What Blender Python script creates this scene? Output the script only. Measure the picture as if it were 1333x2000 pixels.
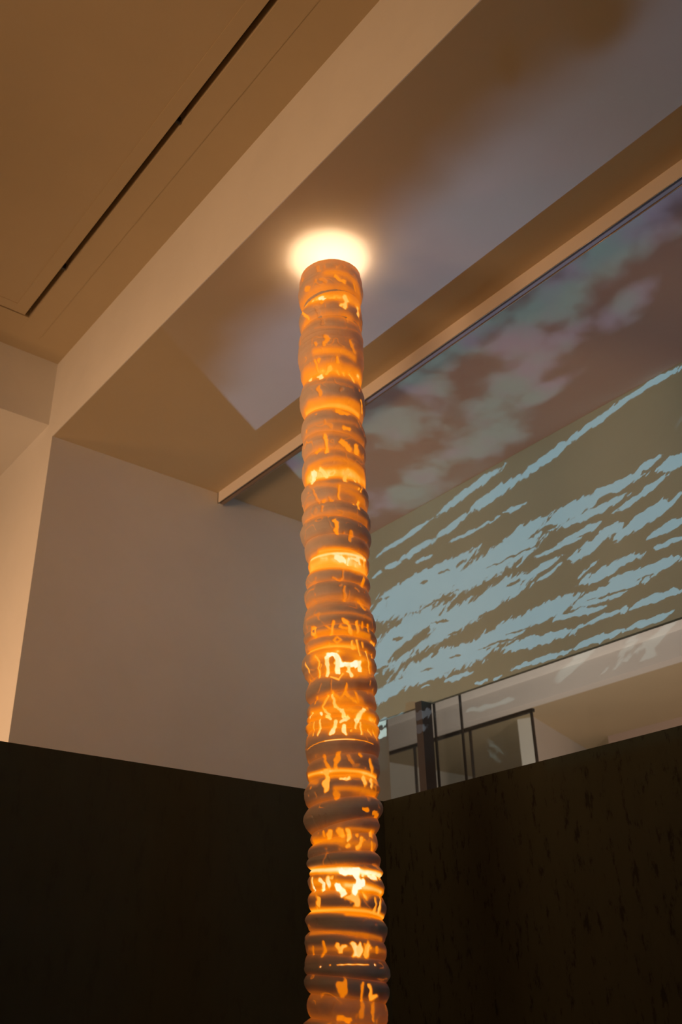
import bpy, bmesh, math
import numpy as np
from mathutils import Vector, Matrix

sc = bpy.context.scene
for o in list(bpy.data.objects):
    bpy.data.objects.remove(o)

# ------------------------------------------------------------------ camera
W, H = 1333.0, 2000.0
F, PITCH, ROLL, YAW = 1836.3, 0.48794, -0.025164, 0.87535
CAM = np.array([0.0, 0.0, 1.6])
_f = np.array([math.cos(PITCH)*math.cos(YAW), math.cos(PITCH)*math.sin(YAW), math.sin(PITCH)])
_r = np.array([math.sin(YAW), -math.cos(YAW), 0.0])
_u = np.cross(_r, _f)
RT = math.cos(ROLL)*_r + math.sin(ROLL)*_u
UP = -math.sin(ROLL)*_r + math.cos(ROLL)*_u
FW = _f
cd = bpy.data.cameras.new('camera')
cam = bpy.data.objects.new('camera', cd)
sc.collection.objects.link(cam)
cd.sensor_fit = 'HORIZONTAL'; cd.sensor_width = 24.0; cd.lens = 24.0*F/W
cd.clip_start = 0.02
M = Matrix(((RT[0], UP[0], -FW[0], CAM[0]), (RT[1], UP[1], -FW[1], CAM[1]), (RT[2], UP[2], -FW[2], CAM[2]), (0, 0, 0, 1)))
cam.matrix_world = M
cd.dof.use_dof = True; cd.dof.focus_distance = 3.25; cd.dof.aperture_fstop = 3.2
sc.camera = cam

def ray(x, y):
    return (x-W/2)/F*RT - (y-H/2)/F*UP + FW
def at(x, y, ax, val):
    d = ray(x, y); t = (val-CAM[ax])/d[ax]
    return CAM + t*d

# ------------------------------------------------------------------ key measures (metres)
ZS = 4.40      # soffit ceiling above the column
ZH = 4.93      # taller ceiling on the left
XP = 1.566     # plane of the soffit's front face and of the bright wall
YB = 4.31      # back wall of the bay
XR = 3.735     # right wall with the projection
ZG = 3.14      # lower edge of the projection wall, window below it
COL = np.array([1.9105, 2.3125])

# ------------------------------------------------------------------ world and exposure
w = bpy.data.worlds.new('world'); sc.world = w; w.use_nodes = True
w.node_tree.nodes['Background'].inputs[0].default_value = (1.0, 0.60, 0.34, 1)
w.node_tree.nodes['Background'].inputs[1].default_value = 0.02
vs = sc.view_settings
vs.view_transform = 'Standard'; vs.look = 'None'; vs.gamma = 1.0; vs.exposure = 0.0
vs.use_curve_mapping = False

# ------------------------------------------------------------------ lamps
def area(name, loc, target, sx, sy, power, color):
    l = bpy.data.lights.new(name, 'AREA'); l.shape = 'RECTANGLE'; l.size = sx; l.size_y = sy
    l.energy = power; l.color = color
    o = bpy.data.objects.new(name, l); sc.collection.objects.link(o)
    o.location = loc
    o.rotation_euler = (Vector(target)-Vector(loc)).to_track_quat('-Z', 'Y').to_euler()
    return o
def point(name, loc, power, color, radius):
    l = bpy.data.lights.new(name, 'POINT'); l.energy = power; l.color = color; l.shadow_soft_size = radius
    o = bpy.data.objects.new(name, l); sc.collection.objects.link(o); o.location = loc
    return o
WARM = (1.0, 0.50, 0.20)
def spot(name, loc, target, power, color, angle, radius):
    l = bpy.data.lights.new(name, 'SPOT'); l.energy = power; l.color = color; l.shadow_soft_size = radius
    l.spot_size = math.radians(angle); l.spot_blend = 1.0
    o = bpy.data.objects.new(name, l); sc.collection.objects.link(o); o.location = loc
    o.rotation_euler = (Vector(target)-Vector(loc)).to_track_quat('-Z', 'Y').to_euler()
    return o
# gallery lamps out of frame on the left, plus unseen fills
spot('gallery_spot', (-2.3, 3.9, 2.0), (1.57, 4.1, 2.3), 420, (1.0, 0.575, 0.30), 84, 0.6)
spot('gallery_spot', (-2.0, 1.2, 3.1), (1.57, 2.3, 4.1), 230, (1.0, 0.55, 0.26), 76, 0.8)  # added fill to brighten the near stretch of the step's face
point('gallery_lamp_left', (0.2, 4.9, 2.0), 20, WARM, 0.2)
point('gallery_lamp_near', (-1.2, 0.6, 1.6), 2.5, WARM, 0.35)
point('bay_fill', (2.3, 2.35, 0.5), 5, (1.0, 0.50, 0.15), 0.3)  # unseen fill added to warm the low ceiling
# lamp inside the open top of the column; rim one added to widen its glow
point('column_top_lamp', (COL[0], COL[1], 4.02), 10.0, (1.0, 0.90, 0.80), 0.065)
point('column_rim_fill', (COL[0], COL[1], 4.20), 0.45, (1.0, 0.76, 0.48), 0.05)
# unseen fills added to brighten the room behind the window
spot('back_room_fill', (4.2, 0.8, 2.0), (6.0, 2.0, 3.6), 235, (1.0, 0.74, 0.62), 110, 0.2)
spot('back_room_fill', (4.2, 4.2, 2.0), (6.0, 4.8, 3.4), 130, (1.0, 0.74, 0.62), 110, 0.2)
point('back_room_fill', (7.6, 5.4, 1.0), 14, (1.0, 0.62, 0.34), 0.3)

# ------------------------------------------------------------------ node helpers
class NG:
    def __init__(self, nt): self.nt = nt; self.n = nt.nodes; self.l = nt.links
    def new(self, t, **k):
        nd = self.n.new(t)
        for a, b in k.items(): setattr(nd, a, b)
        return nd
    def put(self, sock, v):
        if v is None: return
        if hasattr(v, 'is_output') or isinstance(v, bpy.types.NodeSocket): self.l.new(v, sock)
        else: sock.default_value = v
    def m(self, op, a, b=None, c=None, clamp=False):
        nd = self.new('ShaderNodeMath', operation=op, use_clamp=clamp)
        for i, v in enumerate((a, b, c)):
            if v is not None: self.put(nd.inputs[i], v)
        return nd.outputs[0]
    def vm(self, op, a, b=None, out=0, scale=None):
        nd = self.new('ShaderNodeVectorMath', operation=op)
        self.put(nd.inputs[0], a)
        if b is not None: self.put(nd.inputs[1], b)
        if scale is not None: self.put(nd.inputs['Scale'], scale)
        return nd.outputs[out]
    def xyz(self, x, y, z=0.0):
        nd = self.new('ShaderNodeCombineXYZ')
        for i, v in enumerate((x, y, z)): self.put(nd.inputs[i], v)
        return nd.outputs[0]
    def sep(self, v):
        nd = self.new('ShaderNodeSeparateXYZ'); self.put(nd.inputs[0], v); return nd.outputs
    def noise(self, vec, scale, detail=2, rough=0.5, out=0, dist=0.0):
        nd = self.new('ShaderNodeTexNoise'); self.put(nd.inputs['Vector'], vec)
        nd.inputs['Scale'].default_value = scale; nd.inputs['Detail'].default_value = detail
        nd.inputs['Roughness'].default_value = rough; nd.inputs['Distortion'].default_value = dist
        return nd.outputs[out]
    def mapping(self, vec, loc=(0, 0, 0), rot=0.0, scale=(1, 1, 1), typ='TEXTURE'):
        nd = self.new('ShaderNodeMapping', vector_type=typ); self.put(nd.inputs[0], vec)
        nd.inputs['Location'].default_value = loc; nd.inputs['Rotation'].default_value = (0, 0, rot)
        nd.inputs['Scale'].default_value = scale
        return nd.outputs[0]
    def sm(self, v, a, b, o0=0.0, o1=1.0):
        nd = self.new('ShaderNodeMapRange', interpolation_type='SMOOTHSTEP'); self.put(nd.inputs[0], v)
        nd.inputs[1].default_value = a; nd.inputs[2].default_value = b
        nd.inputs[3].default_value = o0; nd.inputs[4].default_value = o1
        return nd.outputs[0]
    def mix(self, f, a, b):
        nd = self.new('ShaderNodeMix', data_type='RGBA'); self.put(nd.inputs[0], f)
        self.put(nd.inputs[6], a); self.put(nd.inputs[7], b); return nd.outputs[2]
    def chain(self, acc, vec):
        nd = self.new('ShaderNodeVectorMath', operation='MULTIPLY_ADD')
        self.put(nd.inputs[0], acc); nd.inputs[1].default_value = (1e-6, 1e-6, 0); self.put(nd.inputs[2], vec)
        return nd.outputs[0]
    def ellipses(self, vec, items):
        """max over ellipses of (1 - normalised radius); items = (cx, cy, half_len, half_wid, angle)"""
        acc = None
        for cx, cy, a, b, ang in items:
            # the negligible offset makes each stroke wait for the one before, which keeps the shader's stack small
            w_ = vec if acc is None else self.chain(acc, vec)
            v = self.mapping(w_, (cx, cy, 0), ang, (a, b, 1))
            q = self.m('SUBTRACT', 1.0, self.vm('LENGTH', v, out=1))
            acc = q if acc is None else self.m('MAXIMUM', acc, q)
        return acc

def lamp_dir(g):
    """direction of the light ray in world space for a lamp with identity rotation"""
    tc = g.new('ShaderNodeTexCoord')
    return tc.outputs['Normal']

# ------------------------------------------------------------------ projector 1: sharp picture on the right wall
P1 = np.array([1.35, -0.9, 1.75])
def wall_uv(x, y):
    p = at(x, y, 0, XR); return p[1], p[2]
def seg_ellipse(x0, y0, x1, y1, wpx, conv):
    a = np.array(conv(x0, y0)); b = np.array(conv(x1, y1)); c = (a+b)/2; d = b-a
    L = np.linalg.norm(d); n = np.array([-d[1], d[0]])/L
    # width measured in pixels perpendicular on screen
    sx, sy = x1-x0, y1-y0; s = math.hypot(sx, sy)
    q = np.array(conv((x0+x1)/2 - sy/s*wpx/2, (y0+y1)/2 + sx/s*wpx/2))
    hw = abs(np.dot(q-c, n))
    return (c[0], c[1], L/2, max(hw, 0.002), math.atan2(d[1], d[0]))
STREAKS = [(852, 1006, 985, 909, 14.4), (918, 999, 1012, 934, 17.1), (1003, 941, 1120, 858, 17.1), (1102, 867, 1219, 786, 11.7),
    (1206, 790, 1336, 714, 12.6), (738, 1085, 841, 1015, 8.1), (855, 1047, 913, 1006, 12.6), (783, 1092, 852, 1051, 12.6),
    (751, 1110, 785, 1096, 8.1), (728, 1128, 747, 1116, 7.2), (879, 1060, 965, 1015, 5.4), (983, 1002, 1026, 983, 7.2),
    (967, 1011, 978, 1006, 5.4), (812, 1100, 843, 1085, 6.3), (742, 1168, 927, 1078, 22.5), (724, 1204, 922, 1114, 54.0),
    (868, 1155, 1057, 1047, 49.5), (985, 1060, 1075, 1011, 25.2), (1057, 1033, 1170, 968, 28.8), (1156, 970, 1260, 925, 18.9),
    (1237, 930, 1291, 889, 11.7), (1093, 1033, 1228, 966, 13.5), (1201, 1002, 1305, 930, 11.7), (1289, 921, 1345, 889, 24.3),
    (1093, 1060, 1174, 1020, 10.8), (1120, 1092, 1201, 1033, 20.7), (1197, 1053, 1320, 970, 25.2), (1174, 1042, 1215, 1026, 18.0),
    (1048, 1087, 1138, 1047, 9.0), (1107, 1096, 1147, 1074, 9.0), (1053, 1132, 1107, 1096, 7.2), (1131, 1128, 1170, 1092, 5.4),
    (719, 1303, 868, 1191, 67.5), (787, 1267, 958, 1173, 49.5), (891, 1209, 1039, 1123, 37.8), (1003, 1141, 1093, 1087, 12.6),
    (769, 1330, 967, 1258, 49.5), (719, 1371, 805, 1326, 28.8), (913, 1272, 1048, 1204, 37.8), (985, 1267, 1120, 1231, 20.7),
    (1003, 1222, 1138, 1164, 31.5), (1116, 1186, 1260, 1128, 28.8), (1138, 1139, 1251, 1083, 19.8), (1183, 1141, 1341, 1087, 20.7),
    (1269, 1047, 1341, 1013, 18.0), (1273, 1071, 1341, 1051, 9.0), (1129, 1224, 1219, 1191, 9.0), (1206, 1195, 1341, 1150, 13.5),
    (1080, 1209, 1183, 1186, 11.7), (1003, 1305, 1120, 1269, 10.8), (1109, 1272, 1215, 1231, 13.5), (1224, 1231, 1318, 1195, 12.6),
    (868, 1332, 922, 1313, 8.1), (929, 1337, 954, 1328, 5.9), (965, 1326, 981, 1319, 5.9), (821, 1343, 841, 1339, 4.1),
    (1165, 1303, 1341, 1254, 31.5), (1233, 1364, 1341, 1335, 9.9), (738, 1416, 841, 1389, 19.8), (864, 1393, 913, 1371, 27.0),
    (747, 1438, 823, 1420, 15.3), (927, 1438, 1012, 1393, 22.5)]   # light strokes: x0, y0, x1, y1, width as they read in the photograph
HOLES = [(895, 1169, 1003, 1114, 11.7), (855, 1121, 882, 1112, 4.1), (821, 1139, 841, 1133, 5.9), (801, 1202, 900, 1150, 3.6),
    (945, 1112, 1071, 1056, 3.6), (1048, 1038, 1093, 1023, 10.8), (728, 1248, 783, 1213, 6.3), (767, 1248, 788, 1246, 9.0),
    (760, 1291, 846, 1226, 19.8), (841, 1218, 882, 1209, 4.1), (882, 1253, 958, 1200, 6.8), (873, 1240, 896, 1233, 6.8),
    (843, 1283, 861, 1274, 6.3), (958, 1213, 1066, 1146, 38.7), (1044, 1177, 1147, 1101, 36.0), (990, 1146, 1021, 1128, 6.3),
    (1201, 1119, 1278, 1089, 18.0), (936, 1268, 1048, 1231, 4.5), (994, 1237, 1075, 1218, 4.1), (1152, 1173, 1269, 1137, 4.1),
    (823, 1312, 846, 1303, 4.1), (877, 1285, 900, 1281, 4.5), (724, 1317, 760, 1299, 7.2)]   # gaps inside the strokes

def make_picture_light(name, loc, build):
    l = bpy.data.lights.new(name, 'POINT'); l.shadow_soft_size = 0.0; l.energy = 12.566*1.0*math.pi
    o = bpy.data.objects.new(name, l); sc.collection.objects.link(o); o.location = loc
    l.use_nodes = True; nt = l.node_tree; nt.nodes.clear()
    g = NG(nt)
    em = g.new('ShaderNodeEmission'); out = g.new('ShaderNodeOutputLight')
    nt.links.new(em.outputs[0], out.inputs[0])
    col, strength = build(g)
    g.put(em.inputs[0], col); g.put(em.inputs[1], strength)
    return o

PW1, PW2 = 2.35, 1.35
def build_wall_picture(g):
    d = g.sep(lamp_dir(g))
    k = g.m('DIVIDE', XR-P1[0], g.m('MAXIMUM', d[0], 1e-3))
    Y = g.m('MULTIPLY_ADD', d[1], k, P1[1]); Z = g.m('MULTIPLY_ADD', d[2], k, P1[2])
    v = g.xyz(Y, Z, 0.0)
    # inverse-square and cosine compensation so that the picture is even over the wall
    r = g.m('MULTIPLY', k, 1.0)                       # |ray| because d is unit length
    comp = g.m('DIVIDE', g.m('POWER', r, 3.0), XR-P1[0])
    inside = g.m('MULTIPLY', g.m('GREATER_THAN', d[0], 0.02), g.m('LESS_THAN', r, 9.0))
    inside = g.m('MULTIPLY', inside, g.m('LESS_THAN', Y, 4.24))
    inside = g.m('MULTIPLY', g.m('MULTIPLY', inside, g.sm(Z, ZS+0.004, ZS-0.006)), g.sm(Z, 2.72, 2.80))
    # ragged outlines: noise stretched along the strokes
    vs_ = g.mapping(v, (0, 0, 0), 2.60, (0.34, 0.075, 1))
    jag = g.noise(vs_, 2.2, 6, 0.62)
    warp = g.noise(g.mapping(v, (0, 0, 0), 2.60, (0.16, 0.07, 1)), 1.3, 3, 0.55, out=1)
    wv = g.vm('ADD', v, g.vm('SCALE', g.vm('SUBTRACT', warp, (0.5, 0.5, 0.5)), scale=0.05))
    fine = g.noise(g.mapping(v, (0, 0, 0), 2.60, (0.13, 0.042, 1)), 1.8, 4, 0.6)
    pos = g.ellipses(wv, [seg_ellipse(*s, wall_uv) for s in STREAKS])
    neg = g.ellipses(wv, [seg_ellipse(*s, wall_uv) for s in HOLES])
    fpos = g.m('MULTIPLY_ADD', g.m('SUBTRACT', fine, 0.48), 2.0, g.m('MULTIPLY_ADD', g.m('SUBTRACT', jag, 0.44), 1.1, g.m('MULTIPLY', pos, 1.25)))
    fneg = g.m('MULTIPLY_ADD', g.m('SUBTRACT', fine, 0.50), -2.0, neg)
    field = g.m('MULTIPLY', g.sm(fpos, 0.03, 0.09), g.sm(fneg, 0.12, 0.06))
    # the picture runs on outside the photograph's frame
    more = g.m('MULTIPLY', g.sm(g.noise(vs_, 1.0, 5, 0.6), 0.53, 0.55), g.m('MULTIPLY', g.sm(Y, 1.93, 1.86), g.sm(Z, 4.15, 3.95)))
    field = g.m('MAXIMUM', field, more)
    # picture is softer towards its upper right
    blue = g.mix(g.noise(v, 1.5, 2), (0.085, 0.235, 0.34, 1), (0.120, 0.250, 0.33, 1))
    low = g.sm(Z, ZG-0.02, ZG+0.01)
    col = g.mix(field, g.mix(low, (0.0, 0.004, 0.005, 1), (0.000, 0.022, 0.022, 1)), g.mix(low, (0.17, 0.21, 0.21, 1), blue))
    return col, g.m('MULTIPLY', g.m('MULTIPLY', comp, inside), PW1)
make_picture_light('wall_projector', P1, build_wall_picture)

# ------------------------------------------------------------------ added light in place of a wall reflection: blurred picture grazing the soffit ceiling
P2 = np.array([3.62, -0.35, ZS-0.44])
def ceil_uv(x, y):
    p = at(x, y, 2, ZS); return p[0], p[1]
def build_ceiling_picture(g):
    d = g.sep(lamp_dir(g))
    k = g.m('DIVIDE', ZS-P2[2], g.m('MAXIMUM', d[2], 1e-3))
    X = g.m('MULTIPLY_ADD', d[0], k, P2[0]); Y = g.m('MULTIPLY_ADD', d[1], k, P2[1])
    v = g.xyz(X, Y, 0.0)
    comp = g.m('DIVIDE', g.m('POWER', k, 3.0), ZS-P2[2])
    comp = g.m('MULTIPLY', comp, g.m('MULTIPLY', g.m('GREATER_THAN', d[2], 0.02), g.m('LESS_THAN', k, 8.0)))
    # far edge of the picture: straight line across the ceiling
    e0 = np.array(ceil_uv(440, 775)); e1 = np.array(ceil_uv(575, 922))
    n = np.array([-(e1-e0)[1], (e1-e0)[0]]); n /= np.linalg.norm(n)
    if n[1] < 0: n = -n
    c0 = float(np.dot(n, e0))
    de = g.m('SUBTRACT', g.m('ADD', g.m('MULTIPLY', X, float(n[0])), g.m('MULTIPLY', Y, float(n[1]))), c0)
    edge = g.sm(de, 0.012, -0.012)
    n1 = g.noise(v, 1.6, 2, 0.5); n2 = g.noise(v, 3.2, 2, 0.5, out=1)
    n3 = g.sep(n2)
    # left part, between the beam edge and the rail's shadow
    soft = g.sm(g.m('ADD', X, g.m('MULTIPLY', g.m('SUBTRACT', n1, 0.5), 0.45)), 1.76, 2.18, 0.05, 1.0)
    near = g.sm(Y, 1.0, 1.9, 0.45, 1.0)
    far = g.sm(Y, 2.7, 3.4, 1.0, 0.85)
    left = g.m('MULTIPLY', g.m('MULTIPLY', soft, near), far)
    reds = g.ellipses(v, [seg_ellipse(*s, ceil_uv) for s in ((1100, 10, 1230, 70, 170), (985, 60, 1000, 170, 60),)])
    left = g.m('MULTIPLY', left, g.sm(reds, -0.3, 0.7, 1.0, 0.05))
    lc = g.mix(n3[0], (0.058, 0.135, 0.27, 1), (0.078, 0.120, 0.26, 1))
    # right part, between the rail and the wall: blotchy strokes
    blobs = [(555, 905, 610, 915, 60), (735, 860, 800, 800, 110), (790, 960, 860, 900, 50), (800, 770, 860, 740, 90), (730, 990, 860, 940, 50), (880, 900, 1010, 820, 60),
             (900, 850, 1120, 640, 70), (960, 690, 1060, 640, 80), (1010, 640, 1160, 520, 90), (1090, 560, 1300, 400, 90), (1180, 640, 1260, 560, 50),
             (820, 720, 1000, 600, 60), (1150, 470, 1333, 380, 70), (1000, 800, 1100, 740, 30)]
    bl = g.ellipses(v, [seg_ellipse(*s, ceil_uv) for s in blobs])
    bf = g.sm(g.m('ADD', bl, g.m('MULTIPLY', g.m('SUBTRACT', g.noise(v, 6.0, 2, 0.5), 0.5), 2.2)), -0.6, 0.6)
    rc = g.mix(g.sm(n3[1], 0.35, 0.65), (0.080, 0.090, 0.22, 1), (0.050, 0.130, 0.21, 1))
    rc = g.mix(bf, (0.014, 0.010, 0.045, 1), rc)
    side = g.sm(X, 2.60, 2.64)
    edge = g.m('MULTIPLY', edge, g.m('LESS_THAN', X, XR-0.002))
    col = g.mix(side, lc, rc)
    amp = g.m('ADD', g.m('MULTIPLY', left, g.m('SUBTRACT', 1.0, side)), side)
    amp = g.m('MULTIPLY', g.m('MULTIPLY', amp, edge), comp)
    return col, g.m('MULTIPLY', amp, PW2)
make_picture_light('ceiling_bounce_light', P2, build_ceiling_picture)

# ------------------------------------------------------------------ materials
def material(name, base, rough=0.7, metal=0.0, spec=0.5, bump=None, mottling=0.0, mscale=3.0):
    m = bpy.data.materials.new(name); m.use_nodes = True
    g = NG(m.node_tree); b = m.node_tree.nodes['Principled BSDF']
    b.inputs['Base Color'].default_value = (*base, 1); b.inputs['Roughness'].default_value = rough
    b.inputs['Metallic'].default_value = metal; b.inputs['Specular IOR Level'].default_value = spec
    geo = g.new('ShaderNodeNewGeometry')
    if mottling:
        n = g.noise(geo.outputs['Position'], mscale, 5, 0.6)
        dk = tuple(c*(1-mottling) for c in base); lt = tuple(min(1, c*(1+mottling)) for c in base)
        g.put(b.inputs['Base Color'], g.mix(g.sm(n, 0.3, 0.7), (*dk, 1), (*lt, 1)))
    if bump:
        sc_, st, di = bump
        bp = g.new('ShaderNodeBump'); bp.inputs['Strength'].default_value = st; bp.inputs['Distance'].default_value = di
        g.put(bp.inputs['Height'], g.noise(geo.outputs['Position'], sc_, 6, 0.6)); g.put(b.inputs['Normal'], bp.outputs[0])
    return m
PAINT = material('white_wall_paint', (0.80, 0.78, 0.75), 0.75, spec=0.3, bump=(60, 0.15, 0.002), mottling=0.03, mscale=1.6)
PAINT2 = material('projection_wall_paint', (0.33, 0.37, 0.34), 0.8, spec=0.2, bump=(60, 0.15, 0.002), mottling=0.02)
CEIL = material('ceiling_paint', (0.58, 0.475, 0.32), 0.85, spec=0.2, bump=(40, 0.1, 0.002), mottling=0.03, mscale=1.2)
GAP = material('dark_shadow_gap', (0.10, 0.08, 0.05), 0.8)
STEEL = material('dark_steel', (0.055, 0.050, 0.055), 0.45, spec=0.5, bump=(30, 0.1, 0.001))
BLACK = material('black_steel', (0.012, 0.012, 0.012), 0.4)
ALU = material('white_coated_aluminium', (0.74, 0.68, 0.62), 0.45, spec=0.5)
ALUE = material('bare_aluminium_edge', (0.75, 0.78, 0.85), 0.16, metal=1.0)
RAILU = material('shaded_rail_underside', (0.30, 0.22, 0.17), 0.6)  # white track too; shade of its downward face put into the colour
RAILD = material('shaded_rail_slot', (0.10, 0.07, 0.05), 0.7)  # unlit slot of the white track, its shade put into the colour
FLOOR = material('grey_screed', (0.16, 0.15, 0.14), 0.6, mottling=0.1)
# dark rough plaster for the partitions
def partition_mat(name, depth):
    m = bpy.data.materials.new(name); m.use_nodes = True
    g = NG(m.node_tree); b = m.node_tree.nodes['Principled BSDF']
    geo = g.new('ShaderNodeNewGeometry')
    v = g.mapping(geo.outputs['Position'], (0, 0, 0), 0.0, (0.35, 0.35, 1.0))
    n = g.noise(v, 10, 8, 0.7); n2 = g.noise(v, 5, 4, 0.6)
    pits = g.sm(n, 0.36, 0.46, 1.0-depth, 1.0)
    g.put(b.inputs['Base Color'], g.mix(pits, (0.010, 0.009, 0.006, 1), g.mix(n2, (0.040, 0.044, 0.026, 1), (0.056, 0.060, 0.036, 1))))
    b.inputs['Roughness'].default_value = 0.7; b.inputs['Specular IOR Level'].default_value = 0.25
    bp = g.new('ShaderNodeBump'); bp.inputs['Strength'].default_value = 0.5*depth; bp.inputs['Distance'].default_value = 0.004
    g.put(bp.inputs['Height'], n); g.put(b.inputs['Normal'], bp.outputs[0])
    return m
PARTM = partition_mat('dark_smooth_plaster', 0.15)
PARTR = partition_mat('dark_rough_plaster', 0.8)
def glass_mat():
    m = bpy.data.materials.new('window_glass'); m.use_nodes = True
    nt = m.node_tree; nt.nodes.clear(); g = NG(nt)
    out = g.new('ShaderNodeOutputMaterial'); tr = g.new('ShaderNodeBsdfTransparent'); gl = g.new('ShaderNodeBsdfGlossy')
    gl.inputs['Roughness'].default_value = 0.02; tr.inputs[0].default_value = (0.93, 0.96, 0.95, 1)
    geo = g.new('ShaderNodeNewGeometry')
    cosv = g.m('ABSOLUTE', g.vm('DOT_PRODUCT', geo.outputs['Incoming'], geo.outputs['Normal'], out=1))
    sch = g.m('MULTIPLY_ADD', g.m('POWER', g.m('SUBTRACT', 1.0, cosv, clamp=True), 5.0), 0.96, 0.04)
    mx = g.new('ShaderNodeMixShader')
    nt.links.new(sch, mx.inputs[0]); nt.links.new(tr.outputs[0], mx.inputs[1]); nt.links.new(gl.outputs[0], mx.inputs[2])
    nt.links.new(mx.outputs[0], out.inputs[0])
    return m
GLASS = glass_mat()

# glowing porcelain: the 'glow' attribute holds how thin (translucent) the wall is at each point
def ceramic_mat():
    m = bpy.data.materials.new('translucent_porcelain'); m.use_nodes = True
    g = NG(m.node_tree); b = m.node_tree.nodes['Principled BSDF']
    a = g.new('ShaderNodeAttribute', attribute_name='glow')
    geo = g.new('ShaderNodeNewGeometry')
    n = g.noise(geo.outputs['Position'], 30, 4, 0.6)
    clay = g.mix(n, (0.60, 0.50, 0.42, 1), (0.70, 0.60, 0.51, 1))
    g.put(b.inputs['Base Color'], g.mix(g.sm(a.outputs['Fac'], 0.25, 0.75), clay, (0.50, 0.30, 0.10, 1)))
    b.inputs['Roughness'].default_value = 0.55; b.inputs['Specular IOR Level'].default_value = 0.35
    rp = g.new('ShaderNodeValToRGB'); g.put(rp.inputs[0], g.m('MULTIPLY', a.outputs['Fac'], 0.75, clamp=True))
    cr = rp.color_ramp
    stops = [(0.0, (0.0, 0.0, 0.0)), (0.15, (0.05, 0.007, 0.0)), (0.30, (0.20, 0.038, 0.0)), (0.45, (0.58, 0.125, 0.0)),
             (0.60, (0.90, 0.225, 0.0)), (0.70, (1.0, 0.38, 0.03)), (0.80, (1.0, 0.60, 0.17)), (0.92, (1.0, 0.82, 0.45)), (1.0, (1.0, 0.93, 0.70))]
    while len(cr.elements) < len(stops): cr.elements.new(0.5)
    for e, (p, c) in zip(cr.elements, stops): e.position = p; e.color = (*c, 1)
    g.put(b.inputs['Emission Color'], rp.outputs[0]); b.inputs['Emission Strength'].default_value = 1.0
    return m
CERAMIC = ceramic_mat()

# ------------------------------------------------------------------ mesh helpers
def obj(name, bm, mat, parent=None, smooth=False):
    me = bpy.data.meshes.new(name); bm.to_mesh(me); bm.free()
    me.materials.append(mat)
    if smooth:
        for p in me.polygons: p.use_smooth = True
    o = bpy.data.objects.new(name, me); sc.collection.objects.link(o)
    if parent: o.parent = parent
    return o
def struct(o): o['kind'] = 'structure'; return o
def prism(bm, pts, z0, z1):
    """vertical prism over a plan polygon"""
    a = [bm.verts.new((x, y, z0)) for x, y in pts]; b = [bm.verts.new((x, y, z1)) for x, y in pts]
    n = len(pts)
    bm.faces.new(a[::-1]); bm.faces.new(b)
    for i in range(n): bm.faces.new((a[i], a[(i+1) % n], b[(i+1) % n], b[i]))
def box(bm, x0, x1, y0, y1, z0, z1): prism(bm, [(x0, y0), (x1, y0), (x1, y1), (x0, y1)], z0, z1)
def extrude_y(bm, prof, y0, y1):
    """profile (x, z) swept along Y"""
    a = [bm.verts.new((x, y0, z)) for x, z in prof]; b = [bm.verts.new((x, y1, z)) for x, z in prof]
    n = len(prof)
    bm.faces.new(a); bm.faces.new(b[::-1])
    for i in range(n): bm.faces.new((a[i], b[i], b[(i+1) % n], a[(i+1) % n]))
def fix(bm): bmesh.ops.recalc_face_normals(bm, faces=bm.faces)
def boxes(name, lst, mat, parent=None, bevel=0.0):
    bm = bmesh.new()
    for b in lst: box(bm, *b)
    fix(bm)
    if bevel: bmesh.ops.bevel(bm, geom=list(bm.edges), offset=bevel, segments=2, affect='EDGES', profile=0.7)
    return obj(name, bm, mat, parent)

# ------------------------------------------------------------------ room shell
XL, YF, YE = -3.6, -3.2, 7.2          # left wall, wall behind the camera, far end
XE = 11.0                              # far side of the room behind the window
struct(boxes('floor', [(XL, XE, YF, YE, -0.1, 0)], FLOOR))
struct(boxes('wall_left', [(XL-0.15, XL, YF, YE, 0, ZH)], PAINT))
struct(boxes('wall_front', [(XL-0.15, XE, YF-0.15, YF, 0, 5.2)], PAINT))
struct(boxes('wall_far', [(XL-0.15, XP, YE, YE+0.15, 0, ZH)], PAINT))
# back wall of the bay: a solid pier whose left face is the bright wall
struct(boxes('wall_back', [(XP-0.004, XR+0.2, YB, YE, 0, ZS)], PAINT))
# lower ceiling over the bay, its front face closes the step up to the taller ceiling
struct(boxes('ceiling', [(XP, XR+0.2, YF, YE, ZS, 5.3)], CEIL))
struct(boxes('trim_1', [(XP-0.004, XP, YF, YE, ZS, ZH)], PAINT))       # painted face of the step
# dropped beam across the taller part
struct(boxes('trim_2', [(XL, XP-0.004, 4.388, YE, 4.512, ZH)], PAINT))

# taller ceiling with a flush access panel and its shadow gap
GX0, GX1, GY1 = 1.238, 1.268, 4.090
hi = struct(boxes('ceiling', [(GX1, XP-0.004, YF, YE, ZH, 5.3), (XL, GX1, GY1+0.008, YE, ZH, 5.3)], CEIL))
boxes('gap_lining', [(XL, GX1, YF, GY1+0.008, ZH+0.07, 5.3)], GAP, hi)
pan = boxes('access_panel', [(XL, GX0, YF, GY1-0.006, ZH, ZH+0.07)], CEIL, hi)
boxes('panel_border', [(1.172, GX0, YF, GY1-0.006, ZH-0.003, ZH), (XL, 1.172, 4.02, GY1-0.006, ZH-0.003, ZH)], CEIL, hi)
boxes('frame_border', [(GX1, 1.385, YF, GY1+0.12, ZH-0.002, ZH)], CEIL, hi)
for yy in (2.508, 3.629):
    c = boxes('panel_clip', [(GX0-0.001, GX1-0.008, yy-0.007, yy+0.007, ZH-0.003, ZH+0.03)], BLACK, hi, bevel=0.002)

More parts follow.
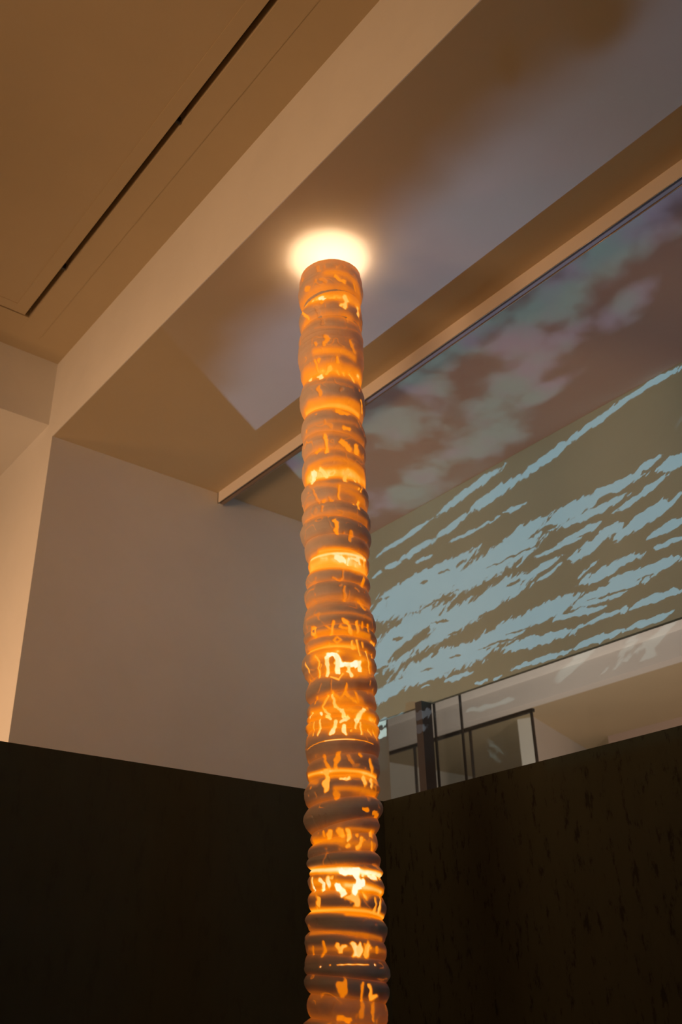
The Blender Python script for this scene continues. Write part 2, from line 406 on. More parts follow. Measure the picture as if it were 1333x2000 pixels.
# right wall: solid band that takes the projection, opening with glass underneath
YPOST = 3.80
struct(boxes('wall_right', [(XR, XR+0.025, YF, YB, ZG, ZS), (XR, XR+0.16, YF, YB, 0, 1.9)], PAINT2))

# ------------------------------------------------------------------ window under the projection wall
win = struct(boxes('window_1', [(XR+0.02, XR+0.14, YF, YB, 1.9, 1.96)], STEEL))
XGL = XR+0.06
def ygl(x, y): return at(x, y, 0, XGL)[1]
joints = [ygl(852, 1450), ygl(903, 1430)]
edges = sorted([YB-0.005, joints[0], joints[1], -0.6, YF+0.02], reverse=True)
for a, b in zip(edges[:-1], edges[1:]):
    boxes('pane', [(XGL, XGL+0.010, b+0.004, a-0.004, 1.96, ZG+0.10)], GLASS, win)
for j in joints+[-0.6]:
    boxes('glazing_joint', [(XGL-0.004, XGL+0.014, j-0.002, j+0.002, 1.96, ZG+0.1)], BLACK, win)
# square steel post standing just inside the glass
px1 = XR-0.004
py0 = at(849, 1460, 0, px1)[1]; px0 = at(829, 1460, 1, py0)[0]; py1 = at(816, 1460, 0, px0)[1]
post = struct(boxes('trim_3', [(px0, px1, py0, py1, 1.9, ZG-0.002)], STEEL, bevel=0.003))

# room behind the glass -------------------------------------------------
XB = 6.0
def yz(x, y, X=XB): p = at(x, y, 0, X); return p[1], p[2]
zb0 = yz(1180, 1328)[1]
zb1 = yz(1333, 1219)[1]
b0 = zb0; m0 = zb1
bm = bmesh.new()
prof = [(XB, b0), (XB, m0-0.035), (XB-0.03, m0-0.015), (XB-0.06, m0+0.012), (XB-0.06, m0+0.6), (XB+0.12, m0+0.6), (XB+0.12, b0)]
extrude_y(bm, prof, YF, YE); fix(bm)
beam = struct(obj('trim_4', bm, PAINT))
struct(boxes('wall_right_room', [(XE-0.1, XE, YF, YE, 0, 4.0)], PAINT))
struct(boxes('wall_end_room', [(XR+0.2, XE, YE, YE+0.15, 0, 4.0)], PAINT))
zc2 = b0+0.05
struct(boxes('ceiling', [(XB+0.12, XE, YF, YE, zc2, zc2+0.2)], CEIL))
# glazed screen with a dark head rail behind the window
XD = 4.39
t0, t1 = at(743, 1478, 0, XD), at(1042, 1384, 0, XD)
zt = (t0[2]+t1[2])/2
scr = struct(boxes('window_2', [(XD-0.012, XD+0.012, t1[1], YE-0.02, zt-0.012, zt+0.008)], BLACK))
for px in (1042, 918, 812-4):
    yy = at(px, 1420, 0, XD)[1]
    boxes('stile', [(XD-0.010, XD+0.010, yy-0.004, yy+0.004, 0, zt-0.012)], BLACK, scr)
ys = sorted([at(px, 1420, 0, XD)[1] for px in (1042, 918, 808)]+[YE-0.03])
for a, b in zip(ys[:-1], ys[1:]):
    boxes('pane', [(XD-0.004, XD+0.004, a+0.007, b-0.007, 0, zt-0.012)], GLASS, scr)
wa, wb = at(1042, 1400, 2, zc2), at(1150, 1465, 2, zc2)
dw = (wb-wa)/np.linalg.norm(wb-wa)
wa = wa-dw*0.0; wb = wb+dw*0.6
bm = bmesh.new(); nn = np.array([-dw[1], dw[0]])*0.15
if nn[1] < 0: nn = -nn
prism(bm, [(wa[0], wa[1]), (wb[0], wb[1]), (wb[0]+nn[0], wb[1]+nn[1]), (wa[0]+nn[0], wa[1]+nn[1])], 0, zc2); fix(bm)
struct(obj('wall_far_room', bm, PAINT))
print('farwall', wa, wb, 'zc2', zc2)
# low dividing walls seen deep in the other room
XW = 7.6
w0 = at(1185, 1420, 0, XW); w1 = at(1190, 1418, 0, XW)
struct(boxes('wall_divider', [(XW, XW+0.15, YF, w0[1], 0, w0[2])], material('pink_brown_plaster', (0.45, 0.34, 0.28), 0.8)))

# ------------------------------------------------------------------ dark partitions in front
c = (2.803, 3.120)
bm = bmesh.new()
prism(bm, [(c[0], c[1]), (c[0]+0.12, c[1]+0.12), (-1.6, 2.975+0.12), (-1.6, 2.945)], 0, 2.40); fix(bm)
struct(obj('wall_partition_left', bm, PARTM))
bm = bmesh.new()
prism(bm, [(c[0], c[1]), (c[0]+0.12, c[1]+0.12), (c[0]+0.10, YF), (c[0]-0.03, YF)], 0, 2.40); fix(bm)
struct(obj('wall_partition_right', bm, PARTR))

# ------------------------------------------------------------------ ceiling rail
RX0, RX1, RZ = 2.622, 2.662, 4.323
rail = bpy.data.objects.new('track_rail', None); sc.collection.objects.link(rail); rail.location = (RX0, 0, ZS)
rail['label'] = 'long white aluminium track fixed along the low ceiling, right of the column'; rail['category'] = 'rail'
def rail_part(name, prof, mat, y0=YF+0.02, y1=YB-0.004):
    bm = bmesh.new(); extrude_y(bm, prof, y0, y1); fix(bm)
    bmesh.ops.translate(bm, vec=(-RX0, 0, -ZS), verts=bm.verts)
    return obj(name, bm, mat, rail)
rail_part('side_face', [(RX0, ZS), (RX0, RZ+0.003), (RX0+0.003, RZ+0.003), (RX0+0.003, ZS)], ALU)
rail_part('slot', [(RX0+0.003, ZS), (RX0+0.003, RZ+0.012), (RX0+0.015, RZ+0.012), (RX0+0.015, ZS)], RAILD)
rail_part('underside', [(RX0+0.015, ZS), (RX0+0.015, RZ+0.002), (RX1, RZ+0.002), (RX1, ZS)], RAILU)
def round_prof(cx, cz, r, n=10): return [(cx+r*math.cos(2*math.pi*i/n), cz+r*math.sin(2*math.pi*i/n)) for i in range(n)]
for cx, cz in ((RX0+0.0015, RZ+0.002), (RX1-0.0015, RZ+0.002)):
    o = rail_part('edge_lip', round_prof(cx, cz, 0.0026), ALUE)
    for p in o.data.polygons: p.use_smooth = True
rail_part('end_cap', [(RX0, ZS), (RX0, RZ), (RX1, RZ), (RX1, ZS)], ALU, YB-0.012, YB-0.001)

# ------------------------------------------------------------------ the porcelain column
# silhouette read from the photograph: (yL, xL, yR, xR, is_groove)
SIL = [(550,588,545,704,0),(566,586,560,707,0),(582,584,574,709,0),(611,594,597,705,1),(633,585,633,708,0),(654,589,650,706,1),(676,585,672,709,0),(701,583,712,710,0),
 (730,588,735,708,0),(757,594,757,705,1),(789,586,798,714,0),(821,596,830,707,1),(848,589,862,715,0),(868,592,880,713,1),(885,591,893,715,0),(904,594,908,713,1),
 (928,591,930,715,0),(956,597,960,715,1),(974,590,978,720,0),(1003,594,1005,717,1),(1018,591,1025,724,0),(1030,594,1040,721,1),(1046,587,1055,725,0),
 (1068,595,1070,722,1),(1080,596,1080,722,0),(1102,603,1092,719,1),(1109,603,1110,721,0),(1122,607,1126,717,1),(1140,598,1145,723,0),(1154,603,1158,720,1),
 (1168,595,1176,724,0),(1190,601,1194,723,1),(1230,593,1226,734,0),(1245,596,1239,731,1),(1251,594,1253,735,0),(1259,599,1264,732,1),(1268,597,1276,734,0),(1280,602,1288,732,1),
 (1300,590,1303,735,0),(1336,604,1320,732,1),(1361,599,1343,737,0),(1379,608,1359,732,1),(1393,600,1380,735,0),(1403,603,1391,734,1),(1410,601,1406,740,0),(1416,603,1418,738,1),
 (1425,597,1430,741,0),(1434,601,1441,739,1),(1463,598,1458,742,0),(1494,603,1481,740,1),(1512,600,1505,742,0),(1531,603,1524,739,1),(1558,595,1541,741,0),
 (1580,603,1560,737,1),(1603,594,1580,748,0),(1631,609,1600,740,1),(1641,608,1613,741,0),(1652,611,1630,735,1),(1668,602,1648,738,0),(1679,602,1665,734,1),
 (1688,599,1681,743,0),(1700,607,1694,743,1),(1707,606,1706,748,0),(1712,604,1715,745,1),(1722,602,1737,751,0),(1742,607,1752,746,1),(1758,602,1776,754,0),
 (1781,607,1797,748,1),(1797,598,1815,756,0),(1820,605,1842,752,1),(1836,596,1856,755,0),(1865,599,1877,754,1),(1893,595,1904,762,0),(1904,598,1920,757,1),
 (1918,595,1935,761,0),(1941,605,1961,755,1),(1963,601,1984,757,0),(1988,605,2006,754,1)]
hv = np.array([COL[0], COL[1]]); hd = hv/np.linalg.norm(hv)          # horizontal direction camera -> column
lat = np.array([hd[1], -hd[0]])                                       # to the right in the picture
def sil_pt(x, y):
    d = ray(x, y); t = np.dot(hv, hd)/np.dot(d[:2], hd)
    p = CAM + t*d
    return float(np.dot(p[:2]-hv, lat)), float(p[2])
rows = []
for yl, xl, yr, xr, gv in SIL:
    l, zl = sil_pt(xl, yl); r, zr = sil_pt(xr, yr)
    dk = -0.0035-0.0008*max(0, (zl-2.0)) if gv else 0.0015
    rows.append([zl, -l+dk, zr, r+dk, gv])
# axis bias: keep left/right radii but allow gentle lean of the stack
# continue below the frame to the floor with the same character
rng = np.random.default_rng(5)
zl, rl, zr, rr, gv = rows[-1]
gv = 1
while zl > 0.10:
    st = rng.uniform(0.022, 0.038) if gv else rng.uniform(0.02, 0.045)
    zl -= st; zr -= st*rng.uniform(0.85, 1.1); zr = 0.7*zr+0.3*zl
    gv = 1-gv
    base = 0.131 + 0.006*(1.6-zl)/1.6
    k = -0.006 if gv else 0.006
    rows.append([zl, base+k+rng.uniform(-.004, .004), zr, base+k+rng.uniform(-.004, .004), gv])
if rows[-1][4] == 0:
    rows.append([0.03, 0.13, 0.03, 0.13, 1])
rows.append([0.0, 0.136, 0.0, 0.136, 1])
rows = np.array(rows)
VIS = len(SIL)
NT = 336                                  # columns around
th = np.linspace(-math.pi, math.pi, NT, endpoint=False)   # 0 = towards the camera, + = right
ws = 0.5+0.5*np.sin(th)                    # 0 at left silhouette, 1 at right silhouette

# ---- glow strokes read from enlargements of the photograph: crop id, kind, points, width, value
CR = {'A': (540, 460, 5.554), 'B': (540, 780, 5.554), 'C': (540, 1100, 5.554), 'D': (540, 1400, 5.554), 'E': (540, 1680, 5.127)}
GLOW = """
A s 90 .34 300,620 450,460 600,420 750,440 900,560
A b 45 .55 465,340 465,390
A b 25 .5 510,335 515,350
A b 25 .55 650,350
A b 25 .45 725,345
A s 70 .62 540,420 640,410 760,440 850,520 900,600
A b 30 .82 630,450 680,480 740,505
A b 30 .6 480,480 540,500
A b 30 .6 430,495
A b 35 .72 310,590 345,575
A b 30 .6 290,490
A b 15 .8 840,530 860,580
A s 40 .5 330,640 450,580 600,565 750,585 880,660
A s 110 .68 320,760 400,700 500,650 620,640 750,670 870,760
A b 50 1.12 485,660
A b 30 1.0 385,700
A b 25 .95 430,675
A b 32 1.0 325,760
A b 28 .88 570,658 630,655
A b 25 .85 680,660
A b 55 1.0 755,650 745,740 725,790
A b 45 .98 865,800 880,870
A b 25 .85 310,840 345,910
A b 60 .75 500,740
A b 35 .45 455,820 500,920 500,960
A b 22 .45 750,880 770,930
A b 20 .75 925,940
A b 18 .5 280,960 300,1010
A s 25 .42 420,1020 560,1000 700,1010 850,1050 900,1090
A b 50 .72 550,1120 520,1180
A b 32 .68 425,1180
A b 35 .68 790,1150 840,1250
A s 60 .66 400,1260 560,1240 720,1250 850,1320
A b 25 .8 665,1300 670,1360
A b 40 .8 440,1340
A b 22 .8 390,1350 430,1450
A b 18 .55 340,1390
A s 130 .70 300,1530 450,1470 600,1440 750,1450 900,1530
A b 55 1.1 460,1535
A b 40 1.06 365,1570
A b 35 .92 580,1400 530,1480
A b 32 1.0 895,1510
A b 18 .88 660,1440 680,1500
A b 18 .88 730,1460 740,1510
A b 30 .92 800,1480 830,1570
A b 20 .92 470,1440
A b 30 .96 910,1600
A b 20 .85 305,1640
A s 30 .4 400,1650 600,1620 800,1670
A b 40 .66 470,1680 490,1740
A b 25 .6 870,1690
A b 40 .42 700,1690
A s 80 .66 330,1830 500,1790 700,1790 900,1850
B s 50 .84 310,150 450,60 620,35 800,75 900,150
B b 30 .9 915,30 945,120
B b 55 .8 680,125 760,150
B b 18 .6 430,175
B b 22 .65 870,240 880,300
B b 18 .6 900,330
B s 60 .42 350,320 600,260 850,300
B b 28 .82 725,318 785,335
B b 30 .66 310,360
B s 60 .46 360,400 600,350 860,400 950,480
B b 38 .84 520,380 545,470 540,570
B b 55 .82 710,460 760,480 780,520
B b 50 .84 870,510 870,580
B b 50 .78 440,570
B b 20 .75 955,620
B b 18 .55 340,480
B b 14 .55 310,500
B b 20 .65 960,470
B s 70 .56 350,760 500,680 640,650 800,690 930,790
B s 120 .84 330,870 500,810 650,790 800,800 950,900
B b 60 1.12 390,800 400,880
B b 40 1.05 350,830
B b 45 1.05 480,760 540,820
B b 30 .95 600,790
B b 50 .96 770,780 740,870
B b 28 1.0 850,880
B b 28 .96 900,870
B b 22 .95 960,960
B s 60 .52 400,960 620,950 850,980
B s 80 .56 700,990 850,1040 950,1100
B b 18 .8 680,960 680,1060
B b 35 .9 870,980
B b 16 .9 905,940 900,1020
B b 30 .9 895,1100 880,1190
B b 22 .85 835,1130
B b 18 .75 940,1210
B b 55 .66 600,1080
B b 45 .7 520,1090
B b 25 .58 410,1000 460,1110
B b 30 .58 500,1170 500,1210
B b 25 .5 350,1030
B b 50 .46 430,1220
B s 60 .46 330,1330 600,1240 850,1270 980,1340
B b 45 .82 645,1330 655,1440
B b 20 .7 990,1370
B b 20 .55 915,1380
B b 35 .66 810,1450 810,1510
B b 20 .55 725,1440
B b 20 .45 350,1390
B s 40 .8 450,1640 640,1610 820,1630 930,1700
B s 45 1.04 380,1740 500,1680 650,1660 800,1670 950,1750
B s 120 .86 380,1820 520,1750 700,1750 960,1840
B b 18 1.0 480,1730 540,1720
B b 45 1.2 660,1710 730,1740
B b 30 1.12 790,1730 780,1775
B b 30 1.12 820,1720 890,1750 905,1780
B b 28 1.06 860,1795
B b 18 1.0 940,1740 960,1800
C s 80 .84 370,90 520,40 700,30 850,60 970,120
C b 18 .62 715,100 715,160 680,185 620,160
C b 22 .62 740,260 740,400
C b 35 .68 740,400
C b 30 .48 700,240
C b 50 .52 870,130
C b 35 .8 935,180 935,240
C b 20 .54 850,270 880,310
C b 38 .75 895,420 930,500
C b 22 .7 985,480 1000,520
C b 30 .48 440,170
C b 25 .48 930,320
C s 50 .45 350,620 600,560 800,560 1000,620
C b 28 .82 375,700 420,700 430,760 380,760 375,700
C b 50 .8 430,780
C b 30 .82 620,640 600,700 590,760
C b 22 .76 540,680 580,710
C b 35 .85 720,620 770,640 800,750
C b 30 .8 700,680 760,700
C b 38 .85 870,640 885,760
C b 22 .8 935,650 935,700
C b 28 .8 998,670 995,740
C b 14 .65 310,760
C b 18 .75 1060,720
C s 60 .68 450,760 620,740 800,760 1000,800
C b 18 .78 620,830 660,800 700,830 660,860 620,830
C b 30 .7 570,870
C b 32 .92 830,840 830,920
C b 22 .92 880,830 905,1000
C b 20 .86 935,860 935,910
C b 25 .9 1050,850 1070,900
C b 22 .94 985,960 1000,1080 1010,1190
C b 38 .95 985,970
C b 28 .9 1050,980 1030,1020
C s 55 .86 380,970 520,910 650,895 850,910
C s 140 .62 420,1050 600,950 800,970 1000,1100
C b 20 .9 440,1020 450,1080 430,1130 480,1230
C b 18 .85 460,1100 465,1180
C b 22 .95 310,1090 350,1180
C b 28 .85 375,1270 385,1300
C b 48 1.22 550,1030 600,1000 660,1030 700,1090 800,1100 900,1080
C b 42 1.1 545,1040 560,1130 560,1220
C b 50 1.22 650,1020 670,1170
C b 50 1.18 900,1080 905,1150
C b 45 1.12 780,1100 790,1180 820,1230
C b 22 .95 600,1240 680,1270 730,1190
C b 25 1.0 670,970
C s 150 .68 560,1150 750,1180 950,1180
C b 16 .75 870,1230
C b 28 .74 760,1320 740,1420 690,1480 620,1400
C b 16 .45 500,1320 450,1400
C b 14 .55 600,1280 600,1420
C b 38 .78 760,1400 800,1480 860,1500
C b 28 .76 870,1400 890,1500
C b 25 .65 1060,1380
C b 16 .65 1030,1330 1020,1290
C b 16 .6 990,1400
C s 90 .62 500,1470 700,1480 900,1480
C b 28 .9 560,1420 550,1480 520,1560 580,1650
C b 22 .75 430,1450 450,1530
C b 34 1.0 610,1420 650,1560 720,1620 790,1680 700,1720
C b 30 1.06 730,1600 730,1680
C b 50 1.08 940,1580 900,1660 860,1720
C b 20 .9 940,1560 990,1580
C b 45 1.16 500,1640
C b 40 1.06 380,1630 390,1680
C b 35 1.04 560,1660 580,1700
C s 110 .74 400,1640 600,1600 800,1600 1050,1700
C b 15 .85 1020,1680
C b 18 .9 1050,1700
C b 18 .94 1090,1690 1070,1750
D b 30 1.02 470,40 485,120 460,190
D b 18 .96 415,60 415,200
D b 45 1.08 640,50 600,180
D b 35 1.14 590,185
D b 45 1.14 740,110 745,170
D b 28 1.02 870,40 855,110
D b 25 1.0 900,80 920,180
D b 22 .9 815,150
D b 25 .92 1000,140 1025,200
D b 20 .9 1060,150 1080,250
D b 20 .94 1050,30 1080,40
D s 200 .66 380,100 700,80 1080,140
D b 10 .95 335,360 400,310 520,268 700,250 850,252 960,268 1060,300
D b 15 1.1 530,265 700,248 850,252
D b 30 .66 530,430 550,520 570,560
D b 50 .74 670,390 650,540
D b 35 .54 770,420 830,500
D b 30 .74 910,400 930,420
D b 40 .82 1020,480 1050,600
D b 22 .54 970,560
D b 50 .44 860,520
D s 45 .9 350,640 500,600 700,580 900,590 1080,660
D s 50 .66 600,640 900,640 1080,720
D b 55 .95 550,590 545,720 530,790
D b 30 1.02 700,670 760,690 800,660
D b 30 1.0 750,690
D b 50 .97 945,670 945,720
D b 40 .98 1010,690 1025,760
D s 70 .55 370,690 460,720
D s 60 .6 640,780 850,780 1060,850
D b 45 .68 640,800 660,870
D b 18 .44 420,820 425,870
D b 20 .52 340,860
D b 40 .44 970,890
D b 40 .76 960,1000 1000,1010
D b 40 .7 1060,1040 1100,1070
D c 14 0 385,1080 400,1150 480,1230
D c 14 0 455,1080 460,1150 500,1220
D c 14 0 530,1060 530,1150 560,1230
D c 12 0 560,1480 580,1590
D c 12 0 395,1480 385,1520
D b 55 .86 590,1240 595,1290
D b 28 .78 520,1260 535,1300
D b 50 .82 690,1240 710,1290
D b 45 .93 770,1230 790,1330
D b 18 .55 470,1270
D b 35 .82 870,1275
D b 45 .86 1020,1260 1000,1290
D b 50 .88 930,1340 880,1420
D b 55 .88 790,1400
D b 35 .82 1030,1380 1030,1440
D s 35 .55 780,1210 1050,1250
D s 80 .68 420,1360 560,1345 720,1350
D s 70 .56 720,1380 1060,1400
D b 35 .46 690,1450
D b 30 .4 545,1440
D b 25 .55 1050,1610 1090,1640
E s 55 1.1 350,110 500,100 700,95 900,120 1050,170
E b 50 1.33 650,120 740,130
E b 75 1.36 800,130 840,200 800,290
E b 40 1.33 780,280 840,285
E b 25 1.12 870,150
E b 45 1.24 930,155 980,180
E b 30 1.18 1020,185
E b 30 1.06 365,180 375,270
E b 40 1.14 440,185 470,240 475,280
E b 40 1.2 390,280
E b 50 1.0 530,190 525,270
E b 30 1.2 520,260
E b 40 .9 560,180
E b 60 1.3 620,250 630,280
E b 45 1.2 640,290 680,350
E s 80 .74 360,220 700,250 950,280 1060,330
E s 35 .94 700,250 1050,320
E s 90 .56 370,320 600,300 900,340
E b 60 .92 430,390 430,430
E b 120 .97 800,330 800,410
E b 30 .86 975,380 1000,450 985,510
E b 45 .98 1035,410 1040,510
E s 45 .9 350,520 500,500 700,495 900,510 1060,580
E s 35 .7 700,540 1060,600
E b 25 .38 990,640
E s 40 .52 360,740 600,720 850,740 1050,790
E s 60 .42 330,890 600,890 1090,920
E b 30 .66 365,890 370,930
E b 35 .72 475,830 485,900 475,950
E b 40 .92 620,850 650,910 685,860
E b 70 1.02 760,860 800,900 830,940
E b 50 1.02 830,850 840,950
E b 60 .92 910,860 910,930
E b 30 .86 950,890
E b 28 .75 1000,880 1010,920
E b 16 1.05 610,1050 720,1045 920,1048
E b 18 1.3 435,1060
E b 18 .95 530,1050
E b 20 1.3 985,1053
E c 12 0 590,1430 560,1500 545,1560
E c 12 0 400,590 410,640
E b 80 .68 660,1240 660,1310
E b 28 .72 865,1230 860,1300 850,1400
E b 45 .6 860,1440 855,1560
E b 38 .9 935,1260 945,1380 990,1370
E b 35 .66 960,1450 955,1600
E b 40 .72 630,1570 740,1600
E b 25 .55 1085,1420
E s 40 .34 340,1350 500,1355
E s 50 .34 350,1570 560,1590
"""
# dense grid -------------------------------------------------------------
grid_rows = []          # (index of ring-node interval, fraction)
for i in range(len(rows)-1):
    dz = rows[i, 0]-rows[i+1, 0]
    step = 0.0021 if i < VIS else 0.008
    n = max(3, int(round(dz/step)))
    for k in range(n): grid_rows.append((i, k/n))
grid_rows.append((len(rows)-2, 1.0))
gi = np.array([g[0] for g in grid_rows]); gf = np.array([g[1] for g in grid_rows])
def prof(col):
    a, b = rows[gi, col], rows[gi+1, col]
    return a, b
# radius easing: sharp in grooves, round on bulges
ga, gb = rows[gi, 4], rows[gi+1, 4]
e_cos = 0.5-0.5*np.cos(np.pi*gf)
# bulge->groove: sin ease keeps the bulge round and the groove tight
e_bg = 1-np.clip(np.cos(gf*np.pi/2), 0, 1)**0.72       # slow start (bulge), fast end (groove)
e_gb = np.clip(np.sin(gf*np.pi/2), 0, 1)**0.72         # fast start (groove), slow end (bulge)
e = np.where((ga == 0) & (gb == 1), 0.85*e_bg+0.15*e_cos, np.where((ga == 1) & (gb == 0), 0.85*e_gb+0.15*e_cos, e_cos))
def interp_r(col):
    a, b = prof(col); return a+(b-a)*e
def interp_z(col):
    a, b = prof(col); return a+(b-a)*gf
RL, RR, ZL, ZR_ = interp_r(1), interp_r(3), interp_z(0), interp_z(2)
R = RL[:, None]*(1-ws)[None, :] + RR[:, None]*ws[None, :]
# lean: left and right radii differ when the stack drifts sideways; cos blend reproduces that drift
Z = ZL[:, None]*(1-ws)[None, :] + ZR_[:, None]*ws[None, :]
# deepen the grooves a little on the front where the silhouette hides them
gd = np.zeros(len(gi))
NRW = len(gi)
# value noise on (theta, z)
def vnoise(sx, sz, seed, oct=3):
    rg = np.random.default_rng(seed); out = np.zeros((NRW, NT)); amp = 1.0; tot = 0
    for o in range(oct):
        nx = max(4, int(2*math.pi/ (sx/(2**o)))); nz = int(4.6/(sz/(2**o)))+3
        T = rg.random((nz, nx))
        u = (th[None, :]+math.pi)/(2*math.pi)*nx; v = Z/(sz/(2**o))
        u = np.broadcast_to(u, Z.shape)
        iu = np.floor(u).astype(int); iv = np.clip(np.floor(v).astype(int), 0, nz-2)
        fu = u-iu; fv = np.clip(v-iv, 0, 1); fu = fu*fu*(3-2*fu); fv = fv*fv*(3-2*fv)
        iu0, iu1 = iu % nx, (iu+1) % nx
        out += amp*((T[iv, iu0]*(1-fu)+T[iv, iu1]*fu)*(1-fv)+(T[iv+1, iu0]*(1-fu)+T[iv+1, iu1]*fu)*fv)
        tot += amp; amp *= 0.5
    return out/tot
N1 = vnoise(0.5, 0.05, 1); N2 = vnoise(0.16, 0.02, 2); N3 = vnoise(0.25, 0.6, 3, 2); N4 = vnoise(0.15, 0.017, 11, 2); N5 = vnoise(0.13, 0.018, 12, 2)
# base translucency: thin in the valleys, thick on the ridges
Rs = R-np.array([np.convolve(np.pad(R[:, j], 40, 'edge'), np.ones(81)/81, 'valid') for j in range(0, NT, 8)]).T.repeat(8, axis=1)[:, :NT]
G = 0.20 + 0.16*np.clip(-Rs/0.006, -1, 1) + 0.22*(N1-0.5)
lift = np.interp(Z, [0, 1.6, 1.9, 2.35, 2.8, 3.1, 3.4, 4.3], [-.05, -.05, -.04, .03, .12, .07, .14, .21])
G = np.clip(G+lift, 0.0, None)
fold = (th+math.pi/2) % math.pi - math.pi/2          # back repeats the front
S = fold[None, :]
DENT = np.zeros_like(G)
zrow = Z.mean(axis=1)
def col_hit(x, y):
    """photo pixel -> (theta, z) on the column surface"""
    for rad in (0.125,):
        d = ray(x, y); a = np.dot(d[:2], d[:2]); pr = CAM[:2]-hv
        bq = 2*np.dot(d[:2], pr)
        # local radius from the silhouette at that height
        rad = 0.5*np.interp(-y, -SILY[::-1], SILW[::-1]) if False else rad
        tz = np.dot(hv, hd)/np.dot(d[:2], hd); z0 = CAM[2]+tz*d[2]
        l = np.interp(z0, rows[::-1, 0], rows[::-1, 1]); r = np.interp(z0, rows[::-1, 2], rows[::-1, 3])
        rad = (l+r)/2; off = (r-l)/2
        pr = CAM[:2]-(hv+lat*off); bq = 2*np.dot(d[:2], pr); cq = np.dot(pr, pr)-rad*rad
        disc = bq*bq-4*a*cq
        t = (-bq-math.sqrt(disc))/(2*a) if disc > 0 else -bq/(2*a)
        p = CAM+t*d
        q = p[:2]-hv
        return math.atan2(np.dot(q, lat), -np.dot(q, hd)), float(p[2]), float(np.dot(p-CAM, FW))
for line in GLOW.strip().splitlines():
    q = line.split(); cid, kind, wd, val = q[0], q[1], float(q[2]), float(q[3])
    x0, y0, s = CR[cid]
    pts = [tuple(float(v) for v in p.split(',')) for p in q[4:]]
    pp = [col_hit(x0+px/s, y0+py/s) for px, py in pts]
    dep = np.mean([p[2] for p in pp]); wm = wd/s/F*dep/2
    zmin, zmax = min(p[1] for p in pp)-3.2*wm, max(p[1] for p in pp)+3.2*wm
    idx = np.where((zrow > zmin-0.03) & (zrow < zmax+0.03))[0]
    if len(idx) == 0: continue
    a, b = idx[0], idx[-1]+1
    zz = Z[a:b]; rr_ = R[a:b]; ss = S*rr_
    if kind != 's':
        wa_ = 0.0 if (wd <= 20 and len(pp) >= 3 and cid in 'DE') else 1.0; wm *= 1.4 if wa_ else 1.1; ss = ss+(N4[a:b]-0.5)*(wm*1.5+0.0022)*wa_; zz = zz+(N5[a:b]-0.5)*(wm*1.5+0.0022)*wa_
    dist = np.full(zz.shape, 9.0)
    rad = float(rr_.mean())
    zs = 1.0/ max(0.6, math.cos(math.atan2(pp[0][1]-CAM[2], 3.0)))   # vertical foreshortening high up
    P2_ = [(p[0]*rad, p[1]) for p in pp]
    if len(P2_) == 1: P2_ = [P2_[0], (P2_[0][0], P2_[0][1]+1e-4)]
    for (ax, az), (bx, bz) in zip(P2_[:-1], P2_[1:]):
        dx, dz_ = bx-ax, bz-az; L2 = dx*dx+dz_*dz_+1e-12
        t = np.clip(((ss-ax)*dx+(zz-az)*dz_)/L2, 0, 1)
        dist = np.minimum(dist, np.hypot(ss-ax-t*dx, (zz-az-t*dz_)/zs))
    if kind == 's':
        val += 0.04; wgt = np.exp(-(dist/(wm*1.3))**2)*(1.0 if wd < 60 else (0.80+0.4*N1[a:b]))
        G[a:b] = np.maximum(G[a:b], val*wgt+G[a:b]*(1-wgt)*1.0)
    elif kind == 'b':
        t = np.clip((wm*1.15-dist)/(wm*0.5+0.0006), 0, 1); t = t*t*(3-2*t)
        halo = np.exp(-(dist/(wm*1.9))**2)*0.25
        G[a:b] = np.maximum(G[a:b], np.maximum(val*t+G[a:b]*(1-t), G[a:b]+halo*val*0.5*(1-t)))
        DENT[a:b] = np.maximum(DENT[a:b], t)
    else:
        t = np.clip((wm*1.3-dist)/(wm*0.8), 0, 1)
        DENT[a:b] = np.maximum(DENT[a:b], t*1.3)
# thin worm-like openings elsewhere so that the sides and the part below the frame carry the same pattern
worm = np.clip(1-np.abs(vnoise(0.42, 0.045, 9, 2)-0.5)/0.035, 0, 1)*np.clip((N1-0.5)/0.1, 0, 1)
G = np.maximum(G, G*(1-worm)+worm*(0.45+0.25*(N2)))
DENT = np.maximum(DENT, worm*0.5)
# pulled clay: soft vertical ribs and dents
lines = np.random.default_rng(3).random(1200)
lz = Z/0.0085; li = np.floor(lz).astype(int); lf = lz-li; lf = lf*lf*(3-2*lf)
LN = lines[li]*(1-lf)+lines[li+1]*lf-0.5
R2 = R - 0.0026*DENT + 0.0030*(N1-0.5) + 0.0016*(N2-0.5) + 0.0022*LN
X3 = hv[0] + R2*(np.sin(th)[None, :]*lat[0] - np.cos(th)[None, :]*hd[0])
Y3 = hv[1] + R2*(np.sin(th)[None, :]*lat[1] - np.cos(th)[None, :]*hd[1])

colm = bpy.data.objects.new('column_lamp', None); sc.collection.objects.link(colm)
colm.location = (hv[0], hv[1], 0)
colm['label'] = 'tall glowing amber column lamp of stacked ribbed porcelain rings rising to the ceiling'
colm['category'] = 'lamp'
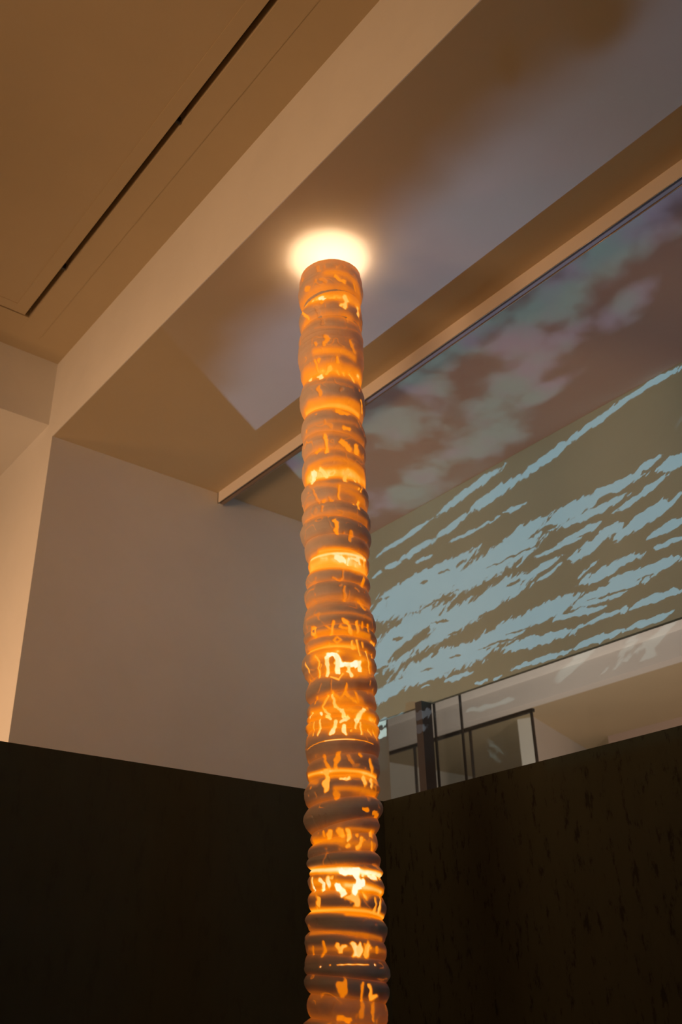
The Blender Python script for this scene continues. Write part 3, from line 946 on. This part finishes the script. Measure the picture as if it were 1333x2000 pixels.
# ring boundaries: every groove
node_row = {}
for r_, (i, f_) in enumerate(grid_rows):
    if f_ == 0: node_row[i] = r_
bounds = [0]+[node_row[i] for i in range(1, len(rows)-1) if rows[i, 4] == 1]+[NRW-1]
def grid_mesh(name, X, Y, Zg, glow, parent):
    nr = X.shape[0]
    co = np.stack([X-hv[0], Y-hv[1], Zg], axis=-1).reshape(-1, 3).astype(np.float32)
    i = np.arange(nr-1)[:, None]; j = np.arange(NT)[None, :]; j2 = (j+1) % NT
    quads = np.stack([i*NT+j, (i+1)*NT+j, (i+1)*NT+j2, i*NT+j2], axis=-1).reshape(-1, 4)
    me = bpy.data.meshes.new(name)
    me.vertices.add(len(co)); me.vertices.foreach_set('co', co.ravel())
    me.loops.add(quads.size); me.loops.foreach_set('vertex_index', quads.ravel().astype(np.int32))
    me.polygons.add(len(quads)); me.polygons.foreach_set('loop_start', np.arange(0, quads.size, 4, dtype=np.int32))
    me.update(calc_edges=True)
    me.polygons.foreach_set('use_smooth', np.ones(len(quads), dtype=bool))
    at_ = me.attributes.new('glow', 'FLOAT', 'POINT'); at_.data.foreach_set('value', glow.ravel().astype(np.float32))
    me.materials.append(CERAMIC)
    o = bpy.data.objects.new(name, me); sc.collection.objects.link(o); o.parent = parent
    return o
for k, (a, b) in enumerate(zip(bounds[:-1], bounds[1:])):
    if b <= a: continue
    sl = slice(a, b+1)
    xs, ys_, zs_, gs = X3[sl], Y3[sl], Z[sl], G[sl]
    if k == 0:   # rounded lip and inner wall of the open top
        ct, st = np.sin(th), np.cos(th)
        ex, ey, ez, eg = [], [], [], []
        for dr, dz_ in ((-0.011, -0.30), (-0.011, -0.12), (-0.011, -0.02), (-0.0105, -0.002), (-0.008, 0.001), (-0.004, 0.0015), (-0.0012, 0.0006)):
            rr2 = R2[0]+dr
            ex.append(hv[0]+rr2*(ct*lat[0]-st*hd[0])); ey.append(hv[1]+rr2*(ct*lat[1]-st*hd[1])); ez.append(Z[0]+dz_); eg.append(np.full(NT, 0.2))
        xs = np.vstack([ex, xs]); ys_ = np.vstack([ey, ys_]); zs_ = np.vstack([ez, zs_]); gs = np.vstack([eg, gs])
    grid_mesh('porcelain_ring', xs, ys_, zs_, gs, colm)
